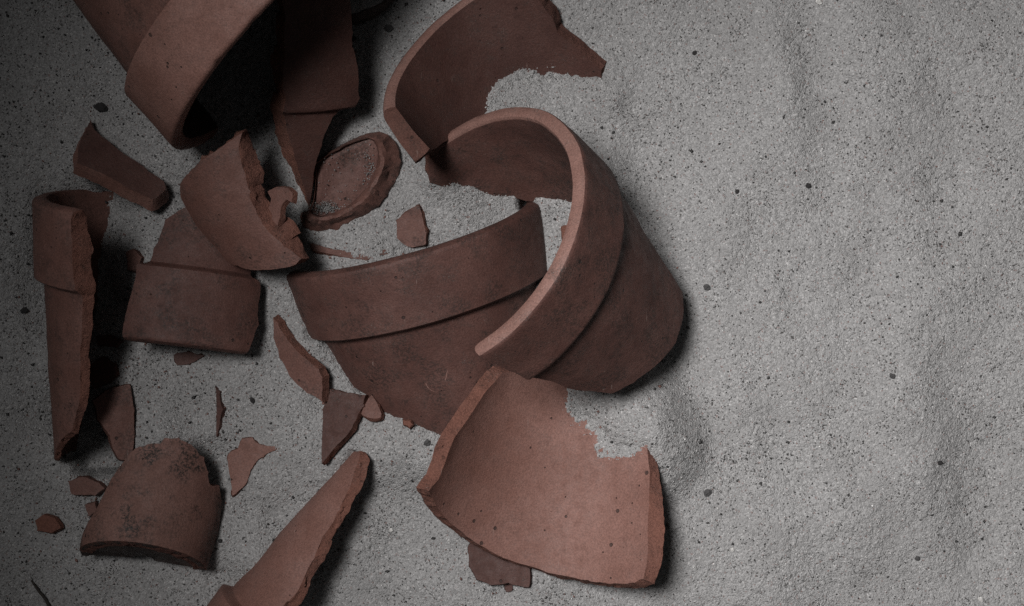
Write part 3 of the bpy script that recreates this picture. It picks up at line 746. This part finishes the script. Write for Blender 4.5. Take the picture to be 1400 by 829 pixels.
# curved dark fragment at the top edge with sand lying on it
def crusted():
    top = [(458,-30),(456,2),(461,16),(471,23),(484,21),(505,14),(524,5),(535,-6),(538,-30)]
    low = [(452,-30),(452,2),(458,22),(468,33),(486,34),(506,28),(528,14),(542,-4),(545,-30)]
    def w(p, z):
        s = (CAM_H - z) / CAM_H
        return np.array([(p[0] - 700) * s, (414.5 - p[1]) * s, z])
    def dens(L):
        r = []
        for i in range(len(L)):
            for t in (0, .2, .4, .6, .8):
                a, b = np.array(L[i], float), np.array(L[(i + 1) % len(L)], float); r.append(a * (1 - t) + b * t)
        return r
    T_, L_ = dens(top), dens(low); n = len(T_)
    vs, fs, tag = [], [], []
    ct = np.array([497.0, -10.0])
    for (src, f, z) in ((L_, 1.0, -6), (L_, 1.0, 6), (L_, 0.5, 20), (T_, 1.0, 33), (T_, 0.9, 35), (T_, 0.6, 34), (T_, 0.25, 35)):
        for i in range(n):
            p = src[i] if f == 1.0 else (T_[i] * 0.5 + L_[i] * 0.5 if src is L_ else ct * (1 - f) + T_[i] * f)
            q = w(p, z); vs.append(q + np.array([nz(q, 8, 1.5), nz(q, 8, 2.5), nz(q, 7, 3.5)]) * (1.2 if f > .8 else 2.0))
    for r in range(6):
        for i in range(n):
            fs.append((r * n + i, (r + 1) * n + i, (r + 1) * n + (i + 1) % n, r * n + (i + 1) % n)); tag.append(1 if r >= 4 else 0)
    c = len(vs); vs.append(w(ct, 36))
    for i in range(n): fs.append((6 * n + i, c, 6 * n + (i + 1) % n)); tag.append(1)
    c = len(vs); vs.append(w(ct, -6))
    for i in range(n): fs.append((c, i, (i + 1) % n)); tag.append(0)
    emit("pot_shard", "blackened fragment with a crust of grey sand on top, at the top edge", "pot shard", SH, vs, fs,
         [("wall", M_DIRT_SHADE, [i for i, t in enumerate(tag) if t == 0]), ("sand_crust", M_SAND, [i for i, t in enumerate(tag) if t == 1])], sharp=60)
crusted()

# ------------------------------------------------------------------ the sand
GX0, GX1, GY0, GY1 = -860.0, 860.0, -540.0, 540.0
CS = 6.0
cx = np.arange(GX0, GX1 + CS, CS); cy = np.arange(GY0, GY1 + CS, CS)
CX, CY = np.meshgrid(cx, cy)

def bump2(x, y, px, py, sx, sy, h, rot=0.0):
    ux, uy = px - 700, 414.5 - py
    c, s = math.cos(rot), math.sin(rot)
    dx, dy = (x - ux) * c + (y - uy) * s, -(x - ux) * s + (y - uy) * c
    return h * np.exp(-0.5 * ((dx / sx) ** 2 + (dy / sy) ** 2))

Z = np.zeros_like(CX)
for a in (
    (1040, 420, 45, 260, 7, 0.05), (930, 640, 45, 90, 4, 0.1), (1080, 170, 22, 150, 5, 0.15), (1150, 330, 30, 120, 5, -0.2), (1010, 560, 25, 120, 4, 0.25), (1120, 600, 30, 110, 4, 0.3), (1260, 640, 30, 140, 5, 0.2), (1180, 90, 60, 110, 7, 0.25), (1115, 70, 26, 80, -5, 0.2),
    (1230, 520, 60, 200, 9, -0.1), (1300, 230, 30, 110, -4, -0.3), (1390, 300, 55, 160, 5, 0.2), (1340, 690, 50, 120, -6, 0.3),
    (640, 260, 90, 50, 4, 0), (560, 610, 60, 45, 6, 0), (420, 640, 80, 60, 6, 0), (560, 720, 60, 90, -5, 0.3), (760, 130, 70, 30, 3, 0),
    (243, 596, 60, 16, 9, 0), (400, 315, 13, 24, -16, 0), (880, 250, 25, 70, -6, 0.2), (60, 120, 120, 120, 5, 0), (1000, 760, 120, 60, 6, 0.3)):
    Z += 2.4 * bump2(CX, CY, *a)
for (x, y) in ((356, 630), (349, 640), (366, 624), (345, 648)): SAND_CTRL.append((x - 700.0, 414.5 - y, 10.5))
ctrl = np.array(SAND_CTRL)
cz = np.maximum(ctrl[:, 2], -38.0)
def sample(F, x, y):
    i = np.clip((x - GX0) / CS, 0, len(cx) - 1.001); j = np.clip((y - GY0) / CS, 0, len(cy) - 1.001)
    i0, j0 = i.astype(int), j.astype(int); a, b = i - i0, j - j0
    return F[j0, i0] * (1 - a) * (1 - b) + F[j0, i0 + 1] * a * (1 - b) + F[j0 + 1, i0] * (1 - a) * b + F[j0 + 1, i0 + 1] * a * b
for sig in (34.0, 20.0, 13.0):
    res = cz - sample(Z, ctrl[:, 0], ctrl[:, 1])
    num = np.zeros_like(Z); den = np.zeros_like(Z)
    for (x, y, _), r in zip(ctrl, res):
        w = np.exp(-0.5 * ((CX - x) ** 2 + (CY - y) ** 2) / sig ** 2)
        num += w * r; den += w
    Z += num / (den + 0.6)
hit = np.zeros_like(Z)
for (x, y) in BERM:
    i = int(round((x - GX0) / CS)); j = int(round((y - GY0) / CS))
    if 0 <= i < len(cx) and 0 <= j < len(cy): hit[j, i] = 1.0
for _ in range(5):      # sand banked against the pieces
    P = np.pad(hit, 1, mode='edge')
    hit = (2 * hit + P[:-2, 1:-1] + P[2:, 1:-1] + P[1:-1, :-2] + P[1:-1, 2:]) / 6
Z += 4.5 * np.clip(hit * 2.0, 0, 1) * (0.5 + 0.5 * np.sin(CX / 31.0) * np.cos(CY / 27.0 + CX / 90.0) + 0.25)
cap = np.full_like(Z, 1e3)
for (x, y, z, k) in SAND_CAP:
    i = int(round((x - GX0) / CS)); j = int(round((y - GY0) / CS))
    if 0 <= i < len(cx) and 0 <= j < len(cy): cap[j, i] = min(cap[j, i], max(z, -42))
Z = np.minimum(Z, cap)
for _ in range(2):      # slump the steps this leaves
    P = np.pad(Z, 1, mode='edge')
    S_ = (P[:-2, 1:-1] + P[2:, 1:-1] + P[1:-1, :-2] + P[1:-1, 2:]) / 4
    Z = np.minimum(0.5 * Z + 0.5 * S_, cap)

FS = 1.75
fx = np.arange(GX0 + 20, GX1 - 20, FS); fy = np.arange(GY0 + 20, GY1 - 20, FS)
FX, FY = np.meshgrid(fx, fy)
FZ = sample(Z, FX, FY)
def vnoise(size, seed):
    r = np.random.default_rng(seed)
    nx, ny = int((GX1 - GX0) / size) + 4, int((GY1 - GY0) / size) + 4
    g = r.normal(size=(ny, nx))
    i = (FX - GX0) / size; j = (FY - GY0) / size
    i0, j0 = i.astype(int), j.astype(int); a, b = i - i0, j - j0
    a = a * a * (3 - 2 * a); b = b * b * (3 - 2 * b)
    return g[j0, i0] * (1 - a) * (1 - b) + g[j0, i0 + 1] * a * (1 - b) + g[j0 + 1, i0] * (1 - a) * b + g[j0 + 1, i0 + 1] * a * b
FZ += 4.6 * vnoise(110, 1) + 1.9 * vnoise(50, 11) + 0.9 * vnoise(27, 2) + 0.42 * vnoise(12, 3) + 0.42 * vnoise(6, 4) + 0.42 * vnoise(3, 5) + 0.34 * rng.normal(size=FZ.shape)
FXj = FX + rng.uniform(-0.5, 0.5, FX.shape); FYj = FY + rng.uniform(-0.5, 0.5, FY.shape)
ny, nx = FZ.shape
me = bpy.data.meshes.new("sand")
co = np.stack([FXj, FYj, FZ], -1).reshape(-1, 3) * U
idx = np.arange(ny * nx).reshape(ny, nx)
q = np.stack([idx[:-1, :-1], idx[:-1, 1:], idx[1:, 1:], idx[1:, :-1]], -1).reshape(-1, 4)
me.vertices.add(len(co)); me.vertices.foreach_set("co", co.ravel().astype(np.float32))
me.loops.add(q.size); me.loops.foreach_set("vertex_index", q.ravel().astype(np.int32))
me.polygons.add(len(q)); me.polygons.foreach_set("loop_start", np.arange(0, q.size, 4, dtype=np.int32))
me.update(calc_edges=True)
me.polygons.foreach_set("use_smooth", [True] * len(q))
me.materials.append(M_SAND)
sand = bpy.data.objects.new("sand_ground", me); col.objects.link(sand)
sand["kind"] = "structure"; sand["label"] = "pale grey sand with dark specks under the broken pots"

def fine_sample(x, y):
    i = np.clip(np.round((x - fx[0]) / FS).astype(int), 0, nx - 1); j = np.clip(np.round((y - fy[0]) / FS).astype(int), 0, ny - 1)
    return FZ[j, i]

# loose grains: far too many to count
def grains(name, label, pos, size, tint):
    base = np.array([(1, 0, 0), (-1, 0, 0), (0, 1, 0), (0, -1, 0), (0, 0, 1), (0, 0, -1)], float)
    fcs = np.array([(0, 2, 4), (2, 1, 4), (1, 3, 4), (3, 0, 4), (2, 0, 5), (1, 2, 5), (3, 1, 5), (0, 3, 5)])
    n = len(pos)
    ang = rng.uniform(0, 6.28, n); c, s = np.cos(ang), np.sin(ang)
    st = rng.uniform(0.65, 1.3, (n, 6, 1)); sq = rng.uniform(0.6, 1.1, (n, 1, 3))
    v = base[None] * st * sq * size[:, None, None]
    x = v[..., 0] * c[:, None] - v[..., 1] * s[:, None]; y = v[..., 0] * s[:, None] + v[..., 1] * c[:, None]
    t = rng.uniform(-0.8, 0.8, n); ct, s2 = np.cos(t)[:, None], np.sin(t)[:, None]
    z = v[..., 2]; y, z = y * ct - z * s2, y * s2 + z * ct
    v = np.stack([x, y, z], -1) + pos[:, None, :]
    f = (fcs[None] + (np.arange(n) * 6)[:, None, None]).reshape(-1, 3)
    m = bpy.data.meshes.new(name)
    m.vertices.add(n * 6); m.vertices.foreach_set("co", (v.reshape(-1, 3) * U).ravel().astype(np.float32))
    m.loops.add(f.size); m.loops.foreach_set("vertex_index", f.ravel().astype(np.int32))
    m.polygons.add(len(f)); m.polygons.foreach_set("loop_start", np.arange(0, f.size, 3, dtype=np.int32))
    m.update(calc_edges=True)
    a = m.attributes.new("tint", 'FLOAT_COLOR', 'POINT')
    cl = np.ones((n, 6, 4), np.float32); cl[..., :3] = tint[:, None, :]
    a.data.foreach_set("color", cl.ravel())
    m.materials.append(M_GRAIN)
    o = bpy.data.objects.new(name, m); col.objects.link(o)
    o["kind"] = "stuff"; o["label"] = label
    return o

N1 = 40000
gx = rng.uniform(-730, 730, N1); gy = rng.uniform(-440, 440, N1)
sz = np.clip(rng.lognormal(-0.15, 0.33, N1), 0.45, 2.2)
gz = fine_sample(gx, gy) + sz * 0.25
val = np.clip(rng.normal(0.32, 0.06, N1), 0.14, 0.6)
tint = np.stack([val * 1.02, val * 0.995, val * 0.965], -1)
dk = rng.random(N1) < 0.045
tint[dk] = rng.uniform(0.012, 0.06, (dk.sum(), 1)) * np.array([1.05, 1, 0.98])
wh = rng.random(N1) < 0.03
tint[wh] = (0.7, 0.69, 0.67)
rd = rng.random(N1) < 0.012
tint[rd] = (0.20, 0.10, 0.08)
grains("sand_grains", "loose pale and dark grains strewn over the sand", np.stack([gx, gy, gz], -1), sz, tint)

# coarser black soil grains, gathered in patches
N2 = 17000
gx = rng.uniform(-720, 720, N2); gy = rng.uniform(-430, 430, N2)
pat = np.array([noise.noise(Vector((x / 85, y / 85, 3.3))) + 0.5 * noise.noise(Vector((x / 30, y / 30, 8.1))) for x, y in zip(gx, gy)])
for (qx, qy, qs) in ((1120, 70, 55), (1130, 150, 40), (965, 600, 50), (880, 250, 45), (960, 420, 45), (1060, 640, 60), (1000, 640, 50), (1290, 330, 60), (500, 690, 60), (70, 150, 110), (150, 420, 60), (330, 520, 60), (60, 330, 60)):
    pat += 0.75 * np.exp(-0.5 * ((gx - (qx - 700)) ** 2 + (gy - (414.5 - qy)) ** 2) / qs ** 2)
keep = rng.random(N2) < np.clip(0.14 + 0.8 * pat + np.clip((-300 - gx) / 500, 0, 0.5) + np.clip((gy - 100) / 800, 0, 0.3) * (gx < 0), 0.03, 1)
gx, gy = gx[keep], gy[keep]
sz = np.clip(rng.lognormal(0.02, 0.45, len(gx)), 0.55, 3.4)
tint = rng.uniform(0.010, 0.035, (len(gx), 1)) * np.array([[1.05, 1, 0.97]])
grains("soil_grains", "black soil crumbs scattered in patches over the sand", np.stack([gx, gy, fine_sample(gx, gy) + sz * 0.3], -1), sz, tint)

# grains lying along the sand lines and fallen on the shards
pp = []
for (x, y, z) in [tuple(s) for d in POTS.values() for s in d['sand']]:
    for _ in range(26):
        dx, dy = rng.normal(0, 9, 2)
        pp.append((x + dx, y + dy, z))
pp = np.array(pp); pz = fine_sample(pp[:, 0], pp[:, 1])
pp[:, 2] = pz + 0.6
val = np.clip(rng.normal(0.36, 0.08, len(pp)), 0.14, 0.6)
grains("sand_grains", "coarse pale grains banked against the buried shard edges", pp, rng.uniform(0.8, 1.9, len(pp)), np.stack([val, val, val * 0.97], -1))

# crumbs of clay around the pieces
cr = []
for o in [o for o in scene.objects if o.get("category") == "pot shard" or o.name.startswith("clay_chip")]:
    c0 = np.array(o.location) / U
    for _ in range(70):
        a = rng.uniform(0, 6.28); r = rng.uniform(15, 130)
        cr.append((c0[0] + math.cos(a) * r, c0[1] + math.sin(a) * r, 0))
cr = np.array(cr); csz = np.clip(rng.lognormal(-0.1, 0.5, len(cr)), 0.5, 3.6)
cr[:, 2] = fine_sample(cr[:, 0], cr[:, 1]) + csz * 0.3
cv = rng.uniform(0.6, 1.1, (len(cr), 1))
grains("clay_crumbs", "reddish crumbs of broken clay strewn around the shards", cr, csz, cv * np.array([[0.17, 0.085, 0.068]]))

# grit lying in the hollow bottom piece
gp = np.stack([rng.normal(446, 9, 330), rng.normal(285, 4, 330)], -1)
gp = np.concatenate([gp, np.stack([rng.normal(504, 4, 110), rng.normal(235, 16, 110)], -1), np.stack([rng.uniform(436, 505, 50), rng.uniform(205, 285, 50)], -1)])
gzz = 20 + 0.06 * (gp[:, 0] - 472) - 9 * np.exp(-((gp[:, 0] - 472) ** 2 + (gp[:, 1] - 243) ** 2) / 900) + rng.uniform(0, 2.5, len(gp))
gv = np.where(rng.random(len(gp)) < 0.10, 0.03, rng.uniform(0.17, 0.30, len(gp)))
sc_ = (CAM_H - gzz) / CAM_H
grains("sand_grains", "grey grit lying inside the hollow bottom piece", np.stack([(gp[:, 0] - 700) * sc_, (414.5 - gp[:, 1]) * sc_, gzz], -1), rng.uniform(0.7, 1.5, len(gp)), np.stack([gv, gv * 0.98, gv * 0.95], -1))

# single pebbles
def pebble(px, py, r, label, mat, stretch=1.0, rot=0.0):
    bm = bmesh.new()
    bmesh.ops.create_icosphere(bm, subdivisions=2, radius=1.0)
    x, y = px - 700, 414.5 - py
    z = float(fine_sample(np.array([x]), np.array([y]))[0])
    c, s = math.cos(rot), math.sin(rot)
    for v in bm.verts:
        p = v.co.copy()
        p *= 1 + 0.38 * noise.noise(p * 1.3 + Vector((px, py, 0))) + 0.18 * noise.noise(p * 3 + Vector((py, px, 1)))
        p = Vector((p.x * stretch, p.y, p.z * 0.75))
        v.co = Vector((p.x * c - p.y * s, p.x * s + p.y * c, p.z)) * (0.72 * r * U)
    m = bpy.data.meshes.new("pebble"); bm.to_mesh(m); bm.free()
    for p in m.polygons: p.use_smooth = False
    m.materials.append(mat)
    o = bpy.data.objects.new("pebble", m); o.location = (x * U, y * U, (z + r * 0.3) * U)
    col.objects.link(o)
    o["label"] = label; o["category"] = "pebble"; o["group"] = "pebbles on the sand"

for a in (
    (950, 72, 4.2, "black pebble on open sand right of the dark hollow shard's tip", M_PEBBLE, 1.2, 0.6),
    (1102, 255, 5.0, "largest round black pebble alone on the open sand, upper right", M_PEBBLE, 1.05, 0),
    (1006, 263, 4.0, "small black pebble right of the curled shard's shoulder", M_PEBBLE, 1.2, 0.9),
    (965, 393, 6.0, "dark pebble on sand beside the curled shard's wall", M_PEBBLE_G, 1.1, 0),
    (965, 672, 7.0, "large angular grey pebble on sand right of the bowl-shaped shard", M_PEBBLE_G, 1.1, 0.9),
    (1280, 631, 5.0, "black pebble far right, lower half of the open sand", M_PEBBLE, 1.1, 0.2),
    (1213, 513, 5.0, "black pebble on open sand, right of middle", M_PEBBLE_G, 1.25, -0.5),
    (1252, 762, 5.0, "grey pebble near the lower right corner", M_PEBBLE_G, 1.0, 0.4),
    (998, 748, 4.0, "round white pebble on sand right of the bowl-shaped shard", M_PEBBLE_W, 1.0, 0),
    (1340, 819, 5.0, "white pebble at the bottom edge near the lower right corner", M_PEBBLE_W, 1.1, 0.3),
    (531, 38, 7.0, "dark flat pebble on sand below the sand-crusted fragment", M_PEBBLE_G, 1.3, 0),
    (483, 52, 4.5, "small dark pebble touching the flat rim shard's right edge", M_PEBBLE, 1.2, 0.3),
    (140, 148, 8.5, "black lump of soil left of the big pot's rim", M_PEBBLE, 1.5, -0.3),
    (346, 547, 6.0, "black crumb on sand between half-moon shard and thin sliver", M_PEBBLE, 0.8, 0.3),
    (376, 739, 4.2, "black pebble on sand left of the long slanting shard", M_PEBBLE, 1.2, 0.3),
    (303, 738, 4.0, "black pebble on sand right of the sooty base shard", M_PEBBLE, 1.0, 0.0),
    (534, 726, 4.0, "white pebble in the shadow right of the long slanting shard", M_PEBBLE_W, 1.1, 0.4),
    (586, 602, 5.5, "dark reddish pebble on bright sand below the wide arched shard", M_PEBBLE_G, 1.3, 0.8),
    (1118, 5, 5.0, "white pebble at the top edge over the dark furrow", M_PEBBLE_W, 1.3, -0.3),
    (29, 425, 6.0, "black crumb near the left edge, level with the tall rim shard's step", M_PEBBLE, 1.3, 0.4),
): pebble(*a)

# twig in the lower left corner
pts = [(42, 794), (48, 802), (54, 810), (61, 818), (66, 826), (72, 836)]
tp_ = []
for i, (x, y) in enumerate(pts):
    wx, wy = x - 700, 414.5 - y
    tp_.append((wx, wy, float(fine_sample(np.array([wx]), np.array([wy]))[0]) + 2 + 1.0 * math.sin(i)))
tw = tube("twig", tp_, [1.2, 1.7, 2.0, 2.3, 2.6, 2.8], M_TWIG)
tw["label"] = "short dark twig in the lower left corner of the sand"; tw["category"] = "twig"
